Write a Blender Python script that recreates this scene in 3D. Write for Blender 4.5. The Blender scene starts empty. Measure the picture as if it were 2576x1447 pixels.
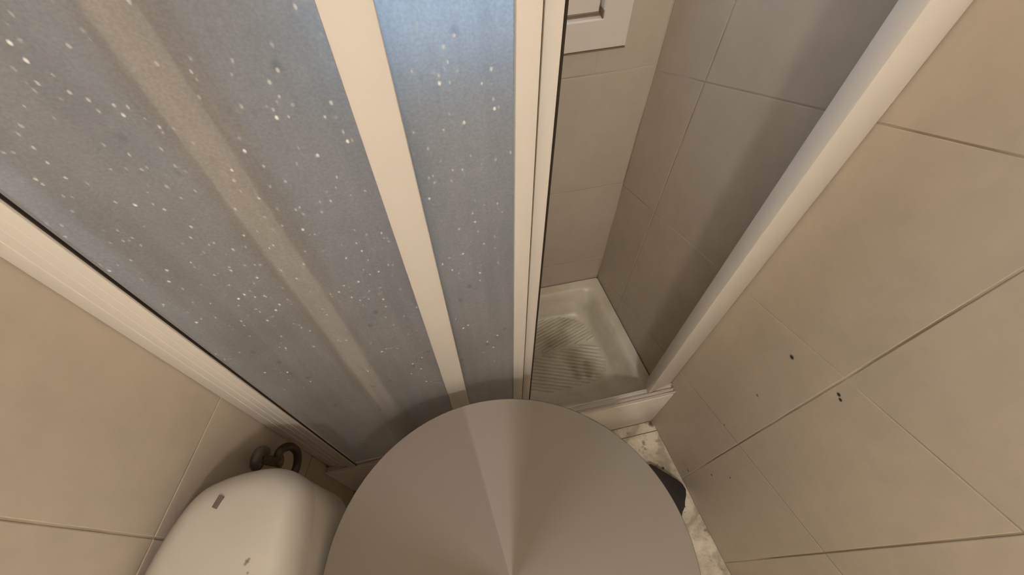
import bpy, bmesh, math, random
from mathutils import Vector, Matrix
random.seed(7)
C = bpy.context.scene.collection
S = bpy.context.scene
H = 1.5                                   # eye height in metres; plans below are in units of H
R = math.radians

# ---------------------------------------------------------------- camera
cam = bpy.data.cameras.new('camera'); co = bpy.data.objects.new('camera', cam); C.objects.link(co)
co.location = (0, 0, H); co.rotation_euler = (R(30), 0, 0)
cam.sensor_width = 36; cam.lens = 18.0; cam.clip_start = .02
S.camera = co
S.view_settings.view_transform = 'Standard'; S.view_settings.look = 'None'
S.view_settings.gamma = 1; S.view_settings.use_curve_mapping = False
S.view_settings.exposure = 0.0
S.cycles.sample_clamp_indirect = 4.0
S.cycles.max_bounces = 14; S.cycles.diffuse_bounces = 7; S.cycles.transmission_bounces = 10
LAMP_W = 42.0
# ---------------------------------------------------------------- daylight outside the shower window
w = bpy.data.worlds.new('sky'); S.world = w; w.use_nodes = True
bg = w.node_tree.nodes['Background']; bg.inputs[0].default_value = (.52, .74, 1.0, 1); bg.inputs[1].default_value = 1.7

# ---------------------------------------------------------------- materials
def col(r, g, b):
    f = lambda c: (c/255/12.92 if c/255 <= .04045 else ((c/255+.055)/1.055)**2.4)
    return (f(r), f(g), f(b), 1)
def mat(name, base, rough=.5, spec=.5, metal=0):
    m = bpy.data.materials.new(name); m.use_nodes = True
    p = m.node_tree.nodes['Principled BSDF']
    p.inputs['Base Color'].default_value = base if len(base) == 4 else (*base, 1)
    p.inputs['Roughness'].default_value = rough
    p.inputs['Specular IOR Level'].default_value = spec
    p.inputs['Metallic'].default_value = metal
    return m
def nn(m, t, **kw):
    n = m.node_tree.nodes.new(t)
    for k, v in kw.items(): setattr(n, k, v)
    return n
def ln(m, a, b): m.node_tree.links.new(a, b)
def noise(m, scale, detail=4, vec=None, rough=.55, mapscale=None):
    tc = nn(m, 'ShaderNodeTexCoord'); src = tc.outputs['Object']
    if mapscale:
        mp = nn(m, 'ShaderNodeMapping'); mp.inputs['Scale'].default_value = mapscale; ln(m, src, mp.inputs[0]); src = mp.outputs[0]
    n = nn(m, 'ShaderNodeTexNoise'); n.inputs['Scale'].default_value = scale; n.inputs['Detail'].default_value = detail
    n.inputs['Roughness'].default_value = rough; ln(m, src, n.inputs['Vector']); return n.outputs['Fac']
def ramp(m, fac, stops):
    r = nn(m, 'ShaderNodeValToRGB'); e = r.color_ramp.elements
    while len(e) < len(stops): e.new(.5)
    for i, (p, c) in enumerate(stops):
        e[i].position = p; e[i].color = c if len(c) == 4 else (*c, 1)
    ln(m, fac, r.inputs[0]); return r.outputs['Color']
def mixc(m, fac, a, b, mode='MIX'):
    n = nn(m, 'ShaderNodeMix', data_type='RGBA', blend_type=mode)
    for s, v in ((n.inputs[0], fac), (n.inputs[6], a), (n.inputs[7], b)):
        if hasattr(v, 'is_linked'): ln(m, v, s)
        else: s.default_value = v
    return n.outputs[2]
def bump(m, h, strength, dist=.002):
    b = nn(m, 'ShaderNodeBump'); b.inputs['Strength'].default_value = strength; b.inputs['Distance'].default_value = dist
    ln(m, h, b.inputs['Height']); ln(m, b.outputs[0], m.node_tree.nodes['Principled BSDF'].inputs['Normal'])
def setc(m, c): ln(m, c, m.node_tree.nodes['Principled BSDF'].inputs['Base Color'])
def spots(m, base, pts):
    """small dirt marks at fixed places on the surface"""
    tc = nn(m, 'ShaderNodeTexCoord'); c = base
    for (p, r, dark) in pts:
        d = nn(m, 'ShaderNodeVectorMath', operation='DISTANCE'); ln(m, tc.outputs['Object'], d.inputs[0]); d.inputs[1].default_value = p
        mr = nn(m, 'ShaderNodeMapRange'); mr.inputs[1].default_value = r*(.6 if r < .006 else .0); mr.inputs[2].default_value = r*(1.3 if r < .006 else 1.7)
        mr.inputs[3].default_value = 1; mr.inputs[4].default_value = 0; ln(m, d.outputs['Value'], mr.inputs[0])
        c = mixc(m, mr.outputs[0], c, dark)
    return c

# ---------------------------------------------------------------- sight lines used once to take plan measures
def ray(u, v):
    a = (u-1288)/1288; b = (v-723.5)/1288
    return Vector((a, .5-b*.8660254, -.8660254-b*.5))
def atz(u, v, z):                          # where a measured line meets height z (units of H)
    d = ray(u, v); k = (1-z)/-d.z
    return Vector((d.x*k*H, d.y*k*H, z*H))
def nt(phi):
    a = R(phi); return Vector((math.sin(a), math.cos(a), 0)), Vector((math.cos(a), -math.sin(a), 0))
def onp(u, v, phi, D):                     # ... or a vertical plane
    n, t = nt(phi); d = ray(u, v); k = D*H/d.dot(n)
    return Vector((0, 0, H))+d*k
def pt(phi, D, s, z=0):
    n, t = nt(phi); p = (n*D+t*s)*H; p.z = z*H; return p

WR, WB, WL, SC = (69.6, .3535), (-12.3, .494), (-79.8, .311), (-13, .2075)
WA = (174, .92)                            # wall behind the viewpoint
def cross(a, b):
    na, _ = nt(a[0]); nb, _ = nt(b[0]); det = na.x*nb.y-na.y*nb.x
    return Vector(((a[1]*nb.y-b[1]*na.y)/det, (na.x*b[1]-nb.x*a[1])/det, 0))*H

# ---------------------------------------------------------------- mesh helpers
def link(name, bm, m, parent=None, smooth=False):
    me = bpy.data.meshes.new(name)
    off = parent.location if parent is not None else None
    if parent is not None and parent.parent is not None: off = parent.parent.location + parent.location
    if off is not None: bmesh.ops.translate(bm, verts=bm.verts, vec=-Vector(off))
    bmesh.ops.recalc_face_normals(bm, faces=bm.faces)
    bm.to_mesh(me); bm.free(); me.materials.append(m)
    if smooth:
        for p in me.polygons: p.use_smooth = True
    o = bpy.data.objects.new(name, me); C.objects.link(o)
    if parent is not None: o.parent = parent
    if smooth:
        me.set_sharp_from_angle(angle=R(40))
    return o
def tag(o, label, cat=None, group=None):
    o['label'] = label
    if cat: o['category'] = cat
    if group: o['group'] = group
    return o
def struct(o, label=None):
    o['kind'] = 'structure'
    if label: o['label'] = label
    return o
def thing(name, loc, label, cat, group=None):
    o = bpy.data.objects.new(name, None); C.objects.link(o); o.location = loc
    o.empty_display_size = .05
    return tag(o, label, cat, group)
def hull8(bm, pts, bev=0, seg=2):
    vs = [bm.verts.new(p) for p in pts]
    fs = [bm.faces.new([vs[i] for i in q]) for q in ((0,1,3,2),(4,6,7,5),(0,4,5,1),(2,3,7,6),(0,2,6,4),(1,5,7,3))]
    if bev:
        es = list({e for f in fs for e in f.edges})
        bmesh.ops.bevel(bm, geom=es, offset=bev, segments=seg, affect='EDGES', profile=.5)
def fbox(bm, phi, D0, D1, s0, s1, z0, z1, bev=0):        # units of H in a wall's own frame
    hull8(bm, [pt(phi, D, s, z) for D in (D0, D1) for s in (s0, s1) for z in (z0, z1)], bev)
def prism(bm, poly, z0, z1, bev=0, seg=2, capscale=None):
    a = [bm.verts.new((p[0], p[1], z0)) for p in poly]; b = [bm.verts.new((p[0], p[1], z1)) for p in poly]
    n = len(poly); fs = [bm.faces.new(a), bm.faces.new(b[::-1])]
    for i in range(n): fs.append(bm.faces.new((a[i], b[i], b[(i+1) % n], a[(i+1) % n])))
    if bev:
        es = list({e for f in fs for e in f.edges})
        bmesh.ops.bevel(bm, geom=es, offset=bev, segments=seg, affect='EDGES', profile=.5, clamp_overlap=True)
def loft(bm, rings, cap0=True, cap1=True):
    vr = [[bm.verts.new(p) for p in r] for r in rings]; n = len(vr[0])
    for a, b in zip(vr, vr[1:]):
        for i in range(n): bm.faces.new((a[i], a[(i+1) % n], b[(i+1) % n], b[i]))
    if cap0: bm.faces.new(vr[0][::-1])
    if cap1: bm.faces.new(vr[-1])
def tube(bm, pts, r, n=12, closed=False, radii=None):
    rings = []; up = Vector((.13, .2, 1)).normalized(); m = len(pts)
    for i, p in enumerate(pts):
        t = (pts[(i+1) % m if closed else min(i+1, m-1)]-pts[(i-1) % m if closed else max(i-1, 0)]).normalized()
        a = t.cross(up).normalized() if abs(t.dot(up)) < .98 else t.orthogonal().normalized(); b = t.cross(a); up = -t.cross(a) if i == -1 else up
        rr = radii[i] if radii else r
        rings.append([p+(a*math.cos(k*2*math.pi/n)+b*math.sin(k*2*math.pi/n))*rr for k in range(n)])
    if closed: rings.append(rings[0])
    loft(bm, rings, not closed, not closed)
    if closed: bmesh.ops.remove_doubles(bm, verts=bm.verts, dist=1e-6)
def spline(ctrl, n=8, closed=False):
    out = []; m = len(ctrl)
    g = (lambda i: ctrl[i % m]) if closed else (lambda i: ctrl[max(0, min(m-1, i))])
    for i in range(m if closed else m-1):
        p0, p1, p2, p3 = g(i-1), g(i), g(i+1), g(i+2)
        for k in range(n):
            t = k/n
            out.append(.5*((2*p1)+(p2-p0)*t+(2*p0-5*p1+4*p2-p3)*t*t+(3*p1-p0-3*p2+p3)*t**3))
    if not closed: out.append(ctrl[-1].copy())
    return out
def lathe(bm, c, prof, n=48):
    rings = [[Vector((c[0]+r*math.cos(k*2*math.pi/n), c[1]+r*math.sin(k*2*math.pi/n), c[2]+z)) for k in range(n)] for r, z in prof]
    loft(bm, rings)
def offpoly(poly, d):                                     # inward offset of a counter-clockwise convex polygon
    n = len(poly); out = []
    for i in range(n):
        p0, p1, p2 = poly[i-1], poly[i], poly[(i+1) % n]
        e1 = (p1-p0).normalized(); e2 = (p2-p1).normalized()
        n1 = Vector((-e1.y, e1.x)); n2 = Vector((-e2.y, e2.x))
        out.append(p1+(n1+n2)*(d/(1+n1.dot(n2))))
    return out
def roundpoly(poly, r, k=8):
    n = len(poly); out = []
    for i in range(n):
        p0, p1, p2 = poly[i-1], poly[i], poly[(i+1) % n]
        a = p1+(p0-p1).normalized()*r; b = p1+(p2-p1).normalized()*r
        for j in range(k+1):
            t = j/k; out.append(a*(1-t)**2+p1*2*t*(1-t)+b*t*t)
    return out

# ================================================================ room shell
def tile_mat(name, c1, c2, c3, marks=()):
    m = mat(name, c1, .38, .4)
    c = ramp(m, noise(m, 3.2, 5, rough=.62), [(.36, c1), (.52, c2), (.68, c3)])
    c = mixc(m, .5, c, ramp(m, noise(m, 45, 4, mapscale=(1, 1, .5)), [(.3, c1), (.7, c3)]))
    c = mixc(m, .22, c, ramp(m, noise(m, 11, 6, rough=.7), [(.35, (c1[0]*.80, c1[1]*.84, c1[2]*.84)), (.6, c3)]))
    if marks: c = spots(m, c, marks)
    setc(m, c); bump(m, noise(m, 28, 5), .25, .0015)
    return m
wp = lambda u, v: tuple(onp(u, v, *WR))
dk = (.035, .028, .018, 1); md = (.16, .12, .08, 1)
M_tile_r = tile_mat('beige_wall_tile', (.46, .395, .315), (.50, .43, .345), (.53, .45, .36),
    [(wp(1992, 899), .0042, dk), (wp(2110, 993), .0035, dk), (wp(2114, 1006), .0032, dk), (wp(1790, 1195), .003, dk),
     (wp(1837, 1202), .0024, dk), (wp(1731, 1184), .0042, md), (wp(1905, 995), .003, md), (wp(1822, 1069), .0025, md)])
M_tile = tile_mat('beige_tile', (.46, .395, .315), (.50, .43, .345), (.53, .45, .36))
M_tile_w = tile_mat('white_tile', (.78, .75, .70), (.81, .78, .73), (.83, .80, .75))
M_grout = mat('pale_grout', (.50, .43, .34), .9, .1)
setc(M_grout, ramp(M_grout, noise(M_grout, 2.3, 3), [(.42, (.27, .21, .145)), (.56, (.56, .48, .385))]))
M_groutd = mat('brown_grout', (.24, .19, .13), .9, .1)

def wall(name, W, s0, s1, label, tilemat, hor, ver, hole=None, ztop=1.6, grout=None, gap=.0018):
    """hor: joints as z = a + b*s, bottom to top; ver: joints at constant s. Tiles are thin bevelled slabs on a wall."""
    phi, D = W; bm = bmesh.new()
    if hole:
        a, b, c, d = hole
        for q in ((s0-.08, a, 0, ztop), (b, s1+.08, 0, ztop), (a, b, 0, c), (a, b, d, ztop)): fbox(bm, phi, D+.0007, D+.08, *q)
    else: fbox(bm, phi, D+.0007, D+.08, s0-.08, s1+.08, 0, ztop)
    o = struct(link(name, bm, grout or M_grout), label)
    bm = bmesh.new()
    vs = [s0]+sorted(v for v in ver if s0 < v < s1)+[s1]
    hs = [(0, 0)]+hor+[(ztop, 0)]
    g = gap/2
    for sa, sb in zip(vs, vs[1:]):
        for (a0, b0), (a1, b1) in zip(hs, hs[1:]):
            x0, x1 = sa+g, sb-g
            cs = [(x0, a0+b0*x0+g), (x1, a0+b0*x1+g), (x1, a1+b1*x1-g), (x0, a1+b1*x0-g)]
            cs = [(s, min(max(z, .0), ztop)) for s, z in cs]
            if cs[2][1]-cs[1][1] < .004 and cs[3][1]-cs[0][1] < .004: continue
            polys = [cs]
            if hole:
                a, b, c, d = hole
                zl, zh = min(cs[0][1], cs[1][1]), max(cs[2][1], cs[3][1])
                if x1 > a and x0 < b and zh > c and zl < d:
                    polys = []
                    for (p, q, r_, t_) in ((x0, min(x1, a), zl, zh), (max(x0, b), x1, zl, zh), (max(x0, a), min(x1, b), zl, min(zh, c)), (max(x0, a), min(x1, b), max(zl, d), zh)):
                        if q-p > .002 and t_-r_ > .002: polys.append([(p, r_), (q, r_), (q, t_), (p, t_)])
            for pl in polys:
                f0 = [pt(phi, D+.0006, s, z) for s, z in pl]
                cx = sum(s for s, z in pl)/4; cz = sum(z for s, z in pl)/4
                e = .0007
                mid = [pt(phi, D+.0003, s, z) for s, z in pl]
                f1 = [pt(phi, D, s+(e if s < cx else -e), z+(e if z < cz else -e)) for s, z in pl]
                loft(bm, [f0, mid, f1], True, True)
    t = link('tile_facing', bm, tilemat, o)
    return o
def sof(W, P):                                             # a plan point's s in a wall frame
    return P.dot(nt(W[0])[1])/H
cRB, cLB, cRA, cLA = cross(WR, WB), cross(WL, WB), cross(WR, WA), cross(WL, WA)
wall('wall_right', WR, sof(WR, cRB), sof(WR, cRA), 'right wall in large beige tiles', M_tile_r,
     [(.290, .362), (.557, .393), (.8325, .54), (1.10, .54), (1.36, .54)], [-.362, -.193, -.0472, .0988, .245, .391, .537, .683, .829])
wall('wall_left', WL, sof(WL, cLA), sof(WL, cLB), 'left wall in large beige tiles behind the cistern', M_tile,
     [(.24, 0), (.508, 0), (.776, 0), (1.044, 0), (1.312, 0)], [-.0217-.234*k for k in range(0, 6)]+[.2123, .446])
WIN = (-.125, .2385, .634, 1.08)
wall('wall_back', WB, sof(WB, cLB), sof(WB, cRB), 'shower back wall in beige tiles with a window', M_tile,
     [(.178, 0), (.387, 0), (.597, 0), (.807, 0), (1.02, 0), (1.23, 0), (1.44, 0)], [-.27, -.02], hole=(WIN[0]+.03, WIN[1]-.03, WIN[2]+.03, WIN[3]-.03))
wall('wall_rear', WA, sof(WA, cRA), sof(WA, cLA), 'tiled wall behind the viewpoint', M_tile_w,
     [(.24, 0), (.508, 0), (.776, 0), (1.044, 0), (1.312, 0)], [-.4, -.17, .06, .29, .52, .75])
foot = [Vector(p[:2]) for p in (cRB, cLB, cLA, cRA)]
foot_big = offpoly(foot, -.1)
# floor
bm = bmesh.new(); prism(bm, foot_big, -.06, -.002)
fl = struct(link('floor', bm, M_groutd), 'veined stone floor tiles')
m = mat('veined_stone', (.5, .45, .36), .42, .4)
c = ramp(m, noise(m, 9, 8, rough=.7), [(.33, (.28, .235, .165)), (.44, (.55, .48, .37)), (.6, (.78, .70, .57))])
wv = nn(m, 'ShaderNodeTexWave'); wv.inputs['Scale'].default_value = 3.2; wv.inputs['Distortion'].default_value = 16; wv.inputs['Detail'].default_value = 5
tc = nn(m, 'ShaderNodeTexCoord'); ln(m, tc.outputs['Object'], wv.inputs[0])
c = mixc(m, ramp(m, wv.outputs['Fac'], [(.0, (.55, .55, .55)), (.16, (0, 0, 0))]), c, (.22, .18, .12, 1))
c = mixc(m, ramp(m, noise(m, 38, 5, rough=.6), [(.57, (0, 0, 0)), (.66, (.75, .75, .75))]), c, (.15, .11, .07, 1))
c = spots(m, c, [(tuple(atz(1637, 1064, 0)), .007, (.05, .035, .02, 1)), (tuple(atz(1668, 1178, 0)), .004, dk)])
setc(m, c); M_stone = m
bm = bmesh.new()
rows = [.207, .187, -.083, -.353, -.623, -.9, -1.1]; cols = [-.96, -.69, -.42, -.15, .12, .39, .66, .93]
def inside_clip(poly, foot):                               # clip a convex polygon by the room's footprint
    n = len(foot)
    for i in range(n):
        a, b = foot[i], foot[(i+1) % n]; e = b-a; out = []
        for j in range(len(poly)):
            p, q = poly[j-1], poly[j]
            sp = e.x*(p.y-a.y)-e.y*(p.x-a.x); sq = e.x*(q.y-a.y)-e.y*(q.x-a.x)
            if (sp < 0) != (sq < 0): out.append(p+(q-p)*(sp/(sp-sq)))
            if sq >= 0: out.append(q)
        poly = out
        if len(poly) < 3: return []
    return poly
for d1, d0 in zip(rows, rows[1:]):
    for s0, s1 in zip(cols, cols[1:]):
        g = .001
        q = [Vector(pt(SC[0], D, s)[:2]) for D, s in ((d0+g, s0+g), (d0+g, s1-g), (d1-g, s1-g), (d1-g, s0+g))]
        q = inside_clip(q, foot)
        if len(q) >= 3: prism(bm, q, -.0019, 0)
link('stone_tiles', bm, M_stone, fl)
M_ceil = mat('ceiling_paint', (.88, .86, .82), .9, .1)
bm = bmesh.new(); prism(bm, foot_big, 1.6*H, 1.6*H+.06); struct(link('ceiling', bm, M_ceil), 'plain painted ceiling')

# ---------------------------------------------------------------- window in the back wall
M_pvc = mat('white_plastic_frame', (.70, .63, .55), .35, .4)
M_dirt = mat('dark_seal', (.20, .155, .10), .8, .2)
a, b, z0, z1 = WIN; phi, D = WB
def frame_ring(bm, o, i, D0, D1, bev=.002):
    (a, b, c, d), (e, f, g, h) = o, i
    k = .0015
    def rg(D, s0, s1, z0, z1): return [pt(phi, D, s, z) for s, z in ((s0, z0), (s1, z0), (s1, z1), (s0, z1))]
    rs = [rg(D1, a, b, c, d), rg(D0+k, a, b, c, d), rg(D0, a+k, b-k, c+k, d-k), rg(D0, e-k, f+k, g-k, h+k), rg(D0+k, e, f, g, h), rg(D1, e, f, g, h)]
    loft(bm, rs+[rs[0]], False, False); bmesh.ops.remove_doubles(bm, verts=bm.verts, dist=1e-6)
bm = bmesh.new(); frame_ring(bm, (a, b, z0, z1), (a+.033, b-.033, z0+.037, z1-.037), D-.006, D+.04)
win = struct(link('window_1', bm, M_pvc), 'white framed window high in the shower back wall')
bm = bmesh.new(); frame_ring(bm, (a+.034, b-.034, z0+.038, z1-.038), (a+.048, b-.048, z0+.057, z1-.057), D+.004, D+.03)
link('sash', bm, M_pvc, win)
bm = bmesh.new(); fbox(bm, phi, D-.0062, D-.0003, a+.001, b-.001, z0-.0014, z0-.0004)
fbox(bm, phi, D-.0058, D+.004, b-.034, b-.0325, z0+.037, z0+.046); fbox(bm, phi, D+.0, D+.004, a+.033, b-.033, z0+.0365, z0+.0382)
link('seal', bm, M_dirt, win)
m = bpy.data.materials.new('window_glass'); m.use_nodes = True; nt_ = m.node_tree; nt_.nodes.clear()
out = nn(m, 'ShaderNodeOutputMaterial'); tr = nn(m, 'ShaderNodeBsdfTransparent'); gl = nn(m, 'ShaderNodeBsdfTranslucent'); mx = nn(m, 'ShaderNodeMixShader')
tr.inputs[0].default_value = (.85, .95, 1, 1); gl.inputs[0].default_value = (.8, .92, 1, 1); mx.inputs[0].default_value = .35
ln(m, tr.outputs[0], mx.inputs[1]); ln(m, gl.outputs[0], mx.inputs[2]); ln(m, mx.outputs[0], out.inputs[0])
bm = bmesh.new(); fbox(bm, phi, D+.012, D+.015, a+.048, b-.048, z0+.057, z1-.057); link('pane', bm, m, win)
# sky light entering the window
la = bpy.data.lights.new('daylight', 'AREA'); la.shape = 'RECTANGLE'; la.size = .42; la.size_y = .5; la.energy = .9; la.color = (.62, .82, 1)
lo = bpy.data.objects.new('daylight', la); C.objects.link(lo); lo.location = pt(phi, D+.2, (a+b)/2, (z0+z1)/2)
lo.rotation_euler = (-nt(phi)[0]).to_track_quat('-Z', 'Z').to_euler()

# ================================================================ shower: kerb, tray, frame, sliding panels
M_enamel = mat('cream_enamel', (.60, .53, .44), .28, .5)
c = ramp(M_enamel, noise(M_enamel, 14, 5), [(.35, (.74, .69, .61)), (.6, (.82, .77, .69))]); setc(M_enamel, c)
M_tray = mat('worn_tray_enamel', (.55, .49, .40), .32, .5)
c = ramp(M_tray, noise(M_tray, 8, 6), [(.36, (.58, .52, .40)), (.6, (.74, .68, .56))])
st = (.50, .435, .31, 1); st2 = (.43, .37, .25, 1)
trsp = [(tuple(atz(u, v, .046)), r_, k) for u, v, r_, k in ((1440, 900, .022, st), (1478, 925, .018, st), (1452, 945, .012, st2), (1444, 925, .012, st2), (1480, 945, .009, st2), (1474, 915, .008, st2),
        (1420, 812, .018, st), (1412, 835, .014, st), (1400, 858, .022, st), (1375, 885, .018, st), (1385, 870, .012, st2), (1420, 850, .015, st), (1360, 800, .014, st))]
setc(M_tray, spots(M_tray, c, trsp))
ps = SC[0]
def sR(D): # s where plane D of the screen frame meets wall right / left
    P = cross((ps, D), WR); return P.dot(nt(ps)[1])/H
def sL(D):
    P = cross((ps, D), WL); return P.dot(nt(ps)[1])/H
def slabLR(bm, D0, D1, z0, z1, bev=0, e=.0004):
    hull8(bm, [Vector((*pt(ps, D, s)[:2], z*H)) for D in (D0, D1) for s in (sL(D)+e, sR(D)-e) for z in (z0, z1)], bev)
kerb = thing('shower_kerb', pt(ps, .2155, .03, 0), 'cream raised step across the front of the shower under the door rail', 'kerb')
bm = bmesh.new(); slabLR(bm, .2068, .2236, 0, .162, .004); link('kerb_block', bm, M_enamel, kerb, True)
bm = bmesh.new(); slabLR(bm, .2063, .2072, 0, .0025); tag(link('dirty_seam', bm, M_dirt, kerb), 'dark dirty joint along the floor')

# tray
tray = thing('shower_tray', pt(ps, .35, .03, 0), 'worn cream shower tray with diagonal anti-slip ribs behind the sliding door', 'shower tray')
e = .0004
P4 = [cross((ps, .2240), (WR[0], WR[1]-e)), cross((WB[0], WB[1]-e), (WR[0], WR[1]-e)), cross((WB[0], WB[1]-e), (WL[0], WL[1]-e)), cross((ps, .2240), (WL[0], WL[1]-e))]
P4 = [Vector(p[:2]) for p in P4]
def ring(d, r, z): return [Vector((p.x, p.y, z*H)) for p in roundpoly(offpoly(P4, d*H), r*H)]
for nd in M_tray.node_tree.nodes:            # the stains are given in room coordinates
    if nd.type == 'VECT_MATH': nd.inputs[1].default_value = Vector(nd.inputs[1].default_value)-tray.location
bm = bmesh.new()
loft(bm, [ring(0, .004, 0), ring(0, .004, .100), ring(.002, .005, .1035), ring(.016, .018, .104), ring(.021, .024, .1015), ring(.028, .03, .088),
          ring(.040, .036, .057), ring(.046, .04, .049), ring(.056, .04, .046)], True, True)
link('basin', bm, M_tray, tray, True)
def cr(x, y): return atz(1280+x/3.079, 650+y/3.079, .046)
def lerp(tab, c):
    for (c0, x0), (c1, x1) in zip(tab, tab[1:]):
        if c0 <= c <= c1: return x0+(x1-x0)*(c-c0)/(c1-c0)
def rib(bm, A, B):
    d = (B-A).normalized(); n = Vector((-d.y, d.x, 0)); r = .0050
    prof = [(-1, 0), (-.6, .75), (0, 1.0), (.6, .75), (1, 0)]
    rings = []
    for q, sc in ((A-d*r*1.4, .25), (A, 1), (B, 1), (B+d*r*1.4, .25)):
        rings.append([q+n*(x*r*sc)+Vector((0, 0, y*r*sc*.9+.0003)) for x, y in prof])
    loft(bm, rings)
bm = bmesh.new()
T1 = [(620, 330), (651, 350), (711, 430), (781, 520), (832, 575), (907, 620), (978, 675), (1010, 690)]
c_ = 630
while c_ < 1000:
    xr = lerp(T1, c_); xl = max(-260, (c_-790)/.31)
    if xr-xl > 25: rib(bm, cr(xl, c_-.56*xl), cr(xr, c_-.56*xr))
    c_ += 27
T2 = [(600, 730), (668, 745), (703, 745), (744, 740), (791, 725), (840, 690), (882, 600), (941, 450), (1000, 300)]
c_ = 606
while c_ < 985:
    xr = lerp(T2, c_); xl = max(-260, (818-c_)/.38)
    if xr-xl > 25: rib(bm, cr(xl, c_+.13*xl), cr(xr, c_+.13*xr))
    c_ += 27
tag(link('grip_ribs', bm, M_tray, tray, True), 'raised diagonal ribs in two fans')

# frame
M_alu = mat('cream_lacquered_metal', (.76, .70, .62), .33, .45)
c = ramp(M_alu, noise(M_alu, 5, 3), [(.3, (.655, .60, .535)), (.7, (.69, .63, .565))]); setc(M_alu, c)
M_rub = mat('black_gasket', (.02, .013, .006), .6, .3)
ZT = 1.26
fr = thing('shower_enclosure_frame', pt(ps, .2155, .03, .1622), 'cream metal frame of jambs and rails around the shower doorway', 'shower frame')
bm = bmesh.new(); slabLR(bm, .2082, .2236, .1626, .1655)
for d0, d1 in ((.2082, .2092), (.2147, .2154), (.2222, .2236)): slabLR(bm, d0, d1, .1655, .172)
link('bottom_rail', bm, M_alu, fr)
bm = bmesh.new(); slabLR(bm, .2060, .2330, ZT, ZT+.035, .003); link('top_rail', bm, M_alu, fr, True)
def v2(x, y): return Vector((x*H, y*H))
bm = bmesh.new()
pl = [v2(-.2865, .1575), v2(-.2415, .1556), Vector(pt(ps, .2330, -.2003)[:2]), Vector(pt(ps, .2330, sL(.2330)+.001)[:2])]
prism(bm, pl[::-1], .1722*H, ZT*H, .003, 2)
jl = link('jamb', bm, M_alu, fr, True)
bm = bmesh.new()                                           # fine ridges on the jamb face
A, B = pl[0], pl[1]; dd = (B-A).normalized(); no = Vector((dd.y, -dd.x))
for k in (.34, .56, .76):
    p = A.lerp(B, k)
    prism(bm, [p-dd*.0012, p+dd*.0012, p+dd*.0006+no*.0005, p-dd*.0006+no*.0005], .1724*H, (ZT-.002)*H)
link('ridge', bm, M_alu, jl)
bm = bmesh.new()
pr = [Vector(pt(ps, .2150, .2150*math.tan(R(52.7)))[:2]), v2(.2675, .2916), Vector(pt(ps, .2335, sR(.2335)-.001)[:2]), Vector(pt(ps, .2335, .2335*math.tan(R(50.3)))[:2])]
prism(bm, pr, .1722*H, ZT*H, .003, 2); link('jamb', bm, M_alu, fr, True)
bm = bmesh.new(); fbox(bm, ps, .2078, .2098, -.2003, -.1995, .1722, ZT-.001)
tag(link('gasket', bm, M_rub, fr), 'dark rubber strip beside the left jamb')

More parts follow.
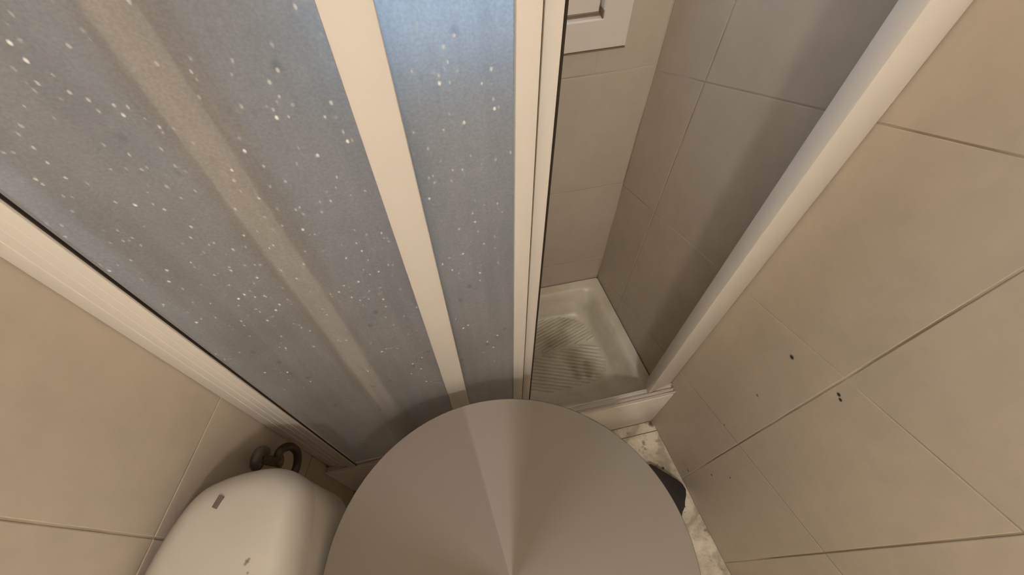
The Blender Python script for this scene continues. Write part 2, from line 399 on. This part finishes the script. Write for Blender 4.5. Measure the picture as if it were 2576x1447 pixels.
# frosted acrylic
def frosted():
    m = bpy.data.materials.new('frosted_acrylic'); m.use_nodes = True; m.node_tree.nodes.clear()
    out = nn(m, 'ShaderNodeOutputMaterial')
    base = ramp(m, noise(m, 6, 5), [(.32, (.52, .50, .475)), (.68, (.70, .685, .66))])
    streak = ramp(m, noise(m, 60, 4, mapscale=(1, 1, .06)), [(.35, (.75, .75, .75)), (.6, (1, 1, 1))])
    base = mixc(m, .55, base, streak, 'MULTIPLY')
    tc = nn(m, 'ShaderNodeTexCoord')
    def vor(scale, lo, hi, stretch=(1, 1, .6)):
        mp = nn(m, 'ShaderNodeMapping'); mp.inputs['Scale'].default_value = stretch; ln(m, tc.outputs['Object'], mp.inputs[0])
        v = nn(m, 'ShaderNodeTexVoronoi'); v.inputs['Scale'].default_value = scale; ln(m, mp.outputs[0], v.inputs['Vector'])
        a = ramp(m, v.outputs['Distance'], [(lo, (1, 1, 1)), (hi, (0, 0, 0))])
        rr = nn(m, 'ShaderNodeSeparateColor'); ln(m, v.outputs['Color'], rr.inputs[0])
        return a, rr.outputs[0]
    a, r1 = vor(125, .08, .20)
    sel = ramp(m, r1, [(.60, (0, 0, 0)), (.95, (1, 1, 1))])
    white = mixc(m, 1.0, a, sel, 'MULTIPLY')
    b_, r2 = vor(70, .10, .3)
    sel2 = ramp(m, r2, [(.90, (0, 0, 0)), (.93, (.55, .55, .55))])
    base = mixc(m, mixc(m, 1.0, b_, sel2, 'MULTIPLY'), base, (.16, .14, .11, 1))
    d_, r3 = vor(230, .12, .3, (1, 1, .5))
    fine = mixc(m, 1.0, d_, ramp(m, r3, [(.72, (0, 0, 0)), (.95, (.45, .45, .45))]), 'MULTIPLY')
    fleck = mixc(m, 1.0, white, fine, 'LIGHTEN')
    base = mixc(m, .5, base, ramp(m, noise(m, 420, 2), [(.3, (.72, .72, .72)), (.7, (1, 1, 1))]), 'MULTIPLY')
    bp = nn(m, 'ShaderNodeBump'); bp.inputs['Strength'].default_value = .6; bp.inputs['Distance'].default_value = .0012
    ln(m, noise(m, 160, 3, mapscale=(1, 1, .7)), bp.inputs['Height'])
    df = nn(m, 'ShaderNodeBsdfDiffuse'); tl = nn(m, 'ShaderNodeBsdfTranslucent'); rf = nn(m, 'ShaderNodeBsdfRefraction'); gs = nn(m, 'ShaderNodeBsdfGlossy')
    ln(m, base, df.inputs[0]); tl.inputs[0].default_value = (.78, .77, .75, 1)
    rf.inputs['Color'].default_value = (.97, .97, .97, 1); rf.inputs['Roughness'].default_value = .85; rf.inputs['IOR'].default_value = 1.16
    gs.inputs['Roughness'].default_value = .35; gs.inputs['Color'].default_value = (1, 1, 1, 1)
    for s in (df, gs): ln(m, bp.outputs[0], s.inputs['Normal'])
    m1 = nn(m, 'ShaderNodeMixShader'); m1.inputs[0].default_value = .42; ln(m, df.outputs[0], m1.inputs[1]); ln(m, tl.outputs[0], m1.inputs[2])
    m2 = nn(m, 'ShaderNodeMixShader'); m2.inputs[0].default_value = .58; ln(m, m1.outputs[0], m2.inputs[1]); ln(m, rf.outputs[0], m2.inputs[2])
    m3 = nn(m, 'ShaderNodeMixShader'); m3.inputs[0].default_value = .05; ln(m, m2.outputs[0], m3.inputs[1]); ln(m, gs.outputs[0], m3.inputs[2])
    # dried drops and scale: opaque pale flecks on the frosted face; grain and runs thin the transmitted light
    veil = mixc(m, 1.0, mixc(m, .35, (.97, .97, .97, 1), streak, 'MULTIPLY'), ramp(m, noise(m, 420, 2), [(.3, (.80, .80, .80)), (.7, (1, 1, 1))]), 'MULTIPLY')
    veil = mixc(m, mixc(m, 1.0, b_, sel2, 'MULTIPLY'), veil, (.55, .53, .50, 1)); ln(m, veil, rf.inputs['Color'])
    wd = nn(m, 'ShaderNodeBsdfDiffuse'); wd.inputs[0].default_value = (.80, .79, .77, 1)
    m4 = nn(m, 'ShaderNodeMixShader'); ln(m, fleck, m4.inputs[0]); ln(m, m3.outputs[0], m4.inputs[1]); ln(m, wd.outputs[0], m4.inputs[2])
    ln(m, m4.outputs[0], out.inputs[0]); return m
M_frost = frosted()
M_clear = bpy.data.materials.new('smooth_acrylic_back'); M_clear.use_nodes = True; M_clear.node_tree.nodes.clear()
o_ = nn(M_clear, 'ShaderNodeOutputMaterial'); t_ = nn(M_clear, 'ShaderNodeBsdfTransparent'); t_.inputs[0].default_value = (.96, .97, .98, 1); ln(M_clear, t_.outputs[0], o_.inputs[0])
def panel(D0, D1, sa, sb, la, lb, label, gask=False, seam=False):
    """la, lb: widths of the left and right stiles"""
    z0 = .1668
    t = thing('sliding_shower_panel', pt(ps, (D0+D1)/2, (sa+sb)/2, z0), label, 'shower door panel', 'sliding shower door panels')
    Dm = (D0+D1)/2
    bm = bmesh.new(); fbox(bm, ps, Dm-.0009, Dm+.0009, sa+la*.6, sb-lb*.6, z0+.014, ZT-.018); fp = link('frosted_pane', bm, M_clear, t)
    fp.data.materials.append(M_frost); n_ = nt(ps)[0]                     # frosted on the room side, smooth on the shower side
    for f in fp.data.polygons:
        if f.normal.dot(n_) < -.9: f.material_index = 1
    if la: bm = bmesh.new(); fbox(bm, ps, D0, D1, sa, sa+la, z0, ZT-.003, .0022); link('stile', bm, M_alu, t, True)
    bm = bmesh.new(); fbox(bm, ps, D0, D1, sb-lb, sb, z0, ZT-.003, .0022); link('stile', bm, M_alu, t, True)
    bm = bmesh.new(); fbox(bm, ps, D0+.0006, D1-.0006, sa+la+.0001, sb-lb-.0001, z0, z0+.016, .001); link('bottom_edge', bm, M_alu, t, True)
    bm = bmesh.new(); fbox(bm, ps, D0+.0006, D1-.0006, sa+la+.0001, sb-lb-.0001, ZT-.02, ZT-.004, .001); link('top_edge', bm, M_alu, t, True)
    if seam:
        bm = bmesh.new(); fbox(bm, ps, D0+.0004, D1-.001, sb+.00005, sb+.0006, z0, ZT-.004)
        tag(link('seam_strip', bm, M_dirt, t), 'thin dark brown strip along the right stile')
    if gask:
        bm = bmesh.new(); fbox(bm, ps, D0+.001, D1-.001, sb+.00005, sb+.0016, z0, ZT-.004)
        tag(link('gasket', bm, M_rub, t), 'black rubber closing strip')
    return t
tn = lambda a: math.tan(R(a))
panel(.2094, .2145, -.1988, .2094*tn(-2.3), 0, .0228, 'frosted sliding panel nearest the toilet, its cream right stile crossing mid-photo')
panel(.2156, .2220, .2156*tn(-27.9), .2156*tn(16.68), .0195, .0131, 'middle frosted sliding panel, left stile blurred behind the toilet-side panel', seam=True)
panel(.2238, .2302, .2238*tn(-23), .2238*tn(19.15), .0125, .0118, 'rearmost frosted sliding panel with black gasket beside the shower opening', True)

# ================================================================ toilet
M_cer = mat('cream_ceramic', (.42, .375, .315), .25, .4)
c = ramp(M_cer, noise(M_cer, 5, 4), [(.3, (.44, .405, .345)), (.7, (.48, .44, .38))])
cz = .530
c = spots(M_cer, c, [(tuple(Vector(atz(u, v, cz))), r, k) for u, v, r, k in ((497, 1245, .0022, dk), (623, 1413, .0030, md), (618, 1420, .0024, md), (628, 1407, .0022, md), (566, 1205, .0012, md), (624, 1442, .002, md))])
setc(M_cer, c)
M_cer2 = mat('cream_ceramic_plain', (.50, .46, .395), .25, .4)
toi = thing('toilet', Vector((-.02*H, -.04*H, 0)), 'cream close-coupled toilet with rounded cistern against the left tiled wall', 'toilet')
# the spotted material reads object coordinates, so the cistern's marks are shifted with its parent
for nd in M_cer.node_tree.nodes:
    if nd.type == 'VECT_MATH': 
        v = Vector(nd.inputs[1].default_value)-toi.location; nd.inputs[1].default_value = v
cist = [(-.3100, -.02), (-.3078, .006), (-.2965, .041), (-.281, .070), (-.263, .0825), (-.238, .0905), (-.2150, .0928), (-.1990, .0882), (-.1875, .0775), (-.1830, .055),
        (-.1810, .0), (-.1810, -.08), (-.183, -.135), (-.192, -.150), (-.215, -.158), (-.27, -.158), (-.292, -.150), (-.3050, -.13), (-.3095, -.08)]
cp = spline([Vector((x*H, y*H, 0)) for x, y in cist], 5, True)
cen = Vector((-.24*H, -.035*H, 0))
def cring(sc, z, dz=0):
    out = []
    for p in cp:
        d = (cen-p); L = d.length; q = p+d.normalized()*min(sc*H, L*.98); q.z = z*H; out.append(q)
    return out
def sring(f, z): return [Vector((cen.x+(p.x-cen.x)*f, cen.y+(p.y-cen.y)*f, z*H)) for p in cp]
bm = bmesh.new()
loft(bm, [cring(.03, .30), cring(.012, .33), cring(.002, .38), cring(.0008, .4829)], True, True)
link('cistern', bm, M_cer2, toi, True)
bm = bmesh.new()
loft(bm, [cring(.0012, .4832), cring(0, .4838), cring(0, .498), cring(.001, .506), cring(.0035, .5135), cring(.0075, .520), cring(.013, .525), cring(.020, .5285), cring(.028, .5302)]+[[c_*(1-f)+Vector((cen.x, cen.y, .5325*H))*f if False else Vector((c_.x+(cen.x-c_.x)*f, c_.y+(cen.y-c_.y)*f, (.5302+.0018*math.sin(f*math.pi/2))*H)) for c_ in cring(.028, .5302)] for f in (.35, .7, .97)], True, True)
link('cistern_lid', bm, M_cer, toi, True)
M_badge = mat('grey_badge', (.10, .085, .07), .5, .4)
bm = bmesh.new()
A = atz(558, 1248, .5303); B = atz(539, 1279, .5303); d = (B-A).normalized(); n = Vector((-d.y, d.x, 0))*.0034
hull8(bm, [q+sgn*n+Vector((0, 0, zz)) for q in (A, B) for sgn in (-1, 1) for zz in (-.0028, .0016)], .0004)
tag(link('maker_badge', bm, M_badge, toi), 'small grey rectangular badge on the lid')
# bowl, seat and cover, reaching out from the cistern
def ell(x0, x1, hw, yc, z, n=40, k=2.4):
    out = []; xc = (x0+x1)/2; a_ = (x1-x0)/2
    for i in range(n):
        th = 2*math.pi*i/n; cx, sy = math.cos(th), math.sin(th)
        f = 2/k
        out.append(Vector(((xc+a_*math.copysign(abs(cx)**f, cx))*H, (yc+hw*math.copysign(abs(sy)**f, sy))*H, z*H)))
    return out
bm = bmesh.new()
loft(bm, [ell(-.20, .045, .065, -.05, 0), ell(-.20, .045, .063, -.05, .03), ell(-.20, .03, .055, -.05, .10), ell(-.215, .05, .075, -.05, .17), ell(-.225, .09, .112, -.05, .235), ell(-.225, .1, .12, -.05, .262)], True, True)
link('bowl', bm, M_cer2, toi, True)
bm = bmesh.new(); loft(bm, [ell(-.165, .103, .122, -.05, .2625), ell(-.166, .106, .124, -.05, .268), ell(-.165, .103, .122, -.05, .274)]); link('seat', bm, M_cer2, toi, True)
bm = bmesh.new(); loft(bm, [ell(-.165, .103, .122, -.05, .2745), ell(-.166, .105, .123, -.05, .279), ell(-.160, .098, .118, -.05, .287), ell(-.10, .05, .06, -.05, .2895)]); link('cover', bm, M_cer2, toi, True)
# pedestal body under the cistern so that it stands on the bowl
bm = bmesh.new(); loft(bm, [ell(-.285, -.18, .075, -.05, 0), ell(-.285, -.18, .07, -.05, .15), ell(-.29, -.17, .10, -.05, .26), ell(-.285, -.17, .10, -.05, .2999)]); link('rear_support', bm, M_cer2, toi, True)

# ================================================================ water valve and hose between cistern and jamb
M_chr = mat('shaded_chrome', (.075, .062, .04), .35, .5, .3)  # chrome standing in shadow; the shade is put into its base colour
M_chr2 = mat('braided_steel', (.055, .045, .028), .42, .5, .3)  # hose colour darkened for the same shadow
Dv = WL[1]-.021
g = lambda u, v, off=0: onp(u, v, WL[0], Dv+off)
vb = g(692, 1162)
val = thing('water_valve', pt(WL[0], WL[1]-.001, vb.dot(nt(WL[0])[1])/H, vb.z/H), 'small chrome water valve, coloured dark for shadow, on the left wall beside the cistern', 'valve')
nL = nt(WL[0])[0]
wallp = vb+nL*(.0205*H)
bm = bmesh.new(); tube(bm, [wallp, wallp-nL*.004, wallp-nL*.005, wallp-nL*.006], 0, 20, radii=[.022, .021, .015, .010]); link('wall_flange', bm, M_chr, val, True)
bm = bmesh.new(); tube(bm, [wallp-nL*.005, vb, vb-nL*.012], .0085, 16); link('valve_body', bm, M_chr, val, True)
bm = bmesh.new()
hp = g(655, 1150, -.004)
tube(bm, [vb-nL*.006, vb.lerp(hp, .5), hp], .0065, 14)
link('handle_stem', bm, M_chr, val, True)
bm = bmesh.new()
tube(bm, spline([g(668, 1137, -.004), g(656, 1135, -.004), g(648, 1146, -.004), g(643, 1160, -.004), g(643, 1174, -.004)], 6), .0085, 14)
link('handle', bm, M_chr, val, True)
hose = thing('flexible_hose', g(735, 1180), 'dark braided water hose looping beside the cistern near the left jamb', 'hose')
ctrl = [g(700, 1158), g(702, 1140), g(715, 1127), g(732, 1124, -.004), g(746, 1136, -.006), g(749, 1156, -.006), g(745, 1178, -.006), g(735, 1196, -.006), g(722, 1203, -.004), g(708, 1200, -.003)]
bm = bmesh.new(); tube(bm, spline(ctrl, 8), .0074, 14); link('braided_tube', bm, M_chr2, hose, True)
bm = bmesh.new(); q = spline(ctrl, 8)[:5]; tube(bm, q, .0098, 6); link('coupling_nut', bm, M_chr, hose)

# ================================================================ black case on the floor
M_blk = mat('black_plastic', (.016, .013, .010), .42, .45)
zc = .018
px = [(1623, 1184), (1629, 1170), (1637, 1167), (1655, 1177), (1680, 1192), (1705, 1207), (1718, 1218), (1726, 1231), (1727, 1245), (1724, 1262), (1724, 1275), (1718, 1288), (1716, 1300), (1714, 1330), (1690, 1350), (1640, 1330), (1590, 1260)]
pp = [atz(u, v, zc) for u, v in px]
cc = sum(pp, Vector())/len(pp)
blk = thing('plastic_case', Vector((cc.x, cc.y, 0)), 'flat black plastic case with rounded corner on the floor beside the right wall', 'case')
def sc_ring(f, z): return [Vector((cc.x+(p.x-cc.x)*f, cc.y+(p.y-cc.y)*f, z)) for p in pp]
bm = bmesh.new(); loft(bm, [sc_ring(.97, .0005), sc_ring(.995, .004), sc_ring(1.0, .012), sc_ring(.995, .0185)]); link('case_body', bm, M_blk, blk, True)
bm = bmesh.new(); loft(bm, [sc_ring(.985, .0186), sc_ring(1.0, .0205), sc_ring(1.0, .0245), sc_ring(.985, .027), sc_ring(.93, .0275)]); link('case_lid', bm, M_blk, blk, True)

# ================================================================ made-up disc on a stand, standing in for the nadir patch
zt = .452; rt = .3228*(1-zt)*H; ty = -.0022*(1-zt)*H
m = mat('nadir_patch_browns', (.2, .15, .1), .75, .15)  # radial browns of the nadir patch
tc = nn(m, 'ShaderNodeTexCoord'); sp = nn(m, 'ShaderNodeSeparateXYZ'); ln(m, tc.outputs['Object'], sp.inputs[0])
at = nn(m, 'ShaderNodeMath', operation='ARCTAN2'); ln(m, sp.outputs['X'], at.inputs[0]); ln(m, sp.outputs['Y'], at.inputs[1])
mr = nn(m, 'ShaderNodeMapRange'); mr.inputs[1].default_value = -math.pi; mr.inputs[2].default_value = math.pi; ln(m, at.outputs[0], mr.inputs[0])
def az(a): return (a+180)/360
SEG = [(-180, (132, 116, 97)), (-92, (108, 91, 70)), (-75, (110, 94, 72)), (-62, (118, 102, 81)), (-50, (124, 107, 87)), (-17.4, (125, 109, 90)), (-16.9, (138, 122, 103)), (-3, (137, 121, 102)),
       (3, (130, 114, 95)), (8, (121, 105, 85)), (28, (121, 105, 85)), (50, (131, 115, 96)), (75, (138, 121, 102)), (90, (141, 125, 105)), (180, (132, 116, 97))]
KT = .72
def fac(a): return (.86, .98, 1.28) if a < -10 else (.84, .96, 1.18) if a < 3 else (.69, .79, .92) if a < 40 else (.73, .84, 1.0)  # sector gains put into the colour to offset the lamp's uneven light
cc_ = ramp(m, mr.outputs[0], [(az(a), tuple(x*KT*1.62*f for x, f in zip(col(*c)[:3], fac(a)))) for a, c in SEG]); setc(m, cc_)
tab = thing('nadir_patch_disc', Vector((0, ty, 0)), 'round matte brown disc on an added stand, standing in for the nadir patch with its radial tone segments', 'nadir patch')
bm = bmesh.new(); lathe(bm, (0, ty, zt*H), [(rt*.97, -.016), (rt*.998, -.013), (rt, -.008), (rt, -.0015), (rt-.0012, 0)], 128); link('patch_disc', bm, m, tab, True)
M_brn = mat('brown_metal', (.12, .09, .065), .5, .4)  # added stand that carries the disc
px_, py_ = .03*H, .130*H
bm = bmesh.new(); tube(bm, [Vector((px_, py_, .012)), Vector((px_, py_, zt*H-.030))], .011, 20); link('pole', bm, M_brn, tab, True)
bm = bmesh.new(); hull8(bm, [Vector((x, y, z)) for x in (-.012+px_*.2, .012+px_) for y in (-.08, py_+.014) for z in (zt*H-.0295, zt*H-.0165)], .002); link('support_arm', bm, M_brn, tab)
bm = bmesh.new(); lathe(bm, (px_+.02, py_-.02, 0), [(.072, .0), (.075, .003), (.073, .008), (.03, .0115)], 48); link('foot', bm, M_brn, tab, True)

# ================================================================ ceiling lamp (gives the warm light)
lx, ly, lz = .08*H, -.60*H, 1.49*H
lamp = thing('ceiling_lamp', Vector((lx, ly, 1.6*H)), 'round warm ceiling lamp behind the viewpoint', 'lamp')
bm = bmesh.new(); lathe(bm, (lx, ly, 1.6*H), [(.06, 0), (.06, -.012), (.03, -.03), (.018, -.1)], 32); link('lamp_base', bm, M_alu, lamp, True)
M_em = bpy.data.materials.new('lit_globe'); M_em.use_nodes = True; p = M_em.node_tree.nodes['Principled BSDF']
p.inputs['Base Color'].default_value = (.9, .85, .75, 1); p.inputs['Emission Color'].default_value = (1, .955, .88, 1)
rg = .07; p.inputs['Emission Strength'].default_value = LAMP_W/(4*math.pi*rg*rg*math.pi)
bm = bmesh.new(); bmesh.ops.create_uvsphere(bm, u_segments=24, v_segments=14, radius=rg); bmesh.ops.translate(bm, verts=bm.verts, vec=(lx, ly, lz))
link('globe', bm, M_em, lamp, True)
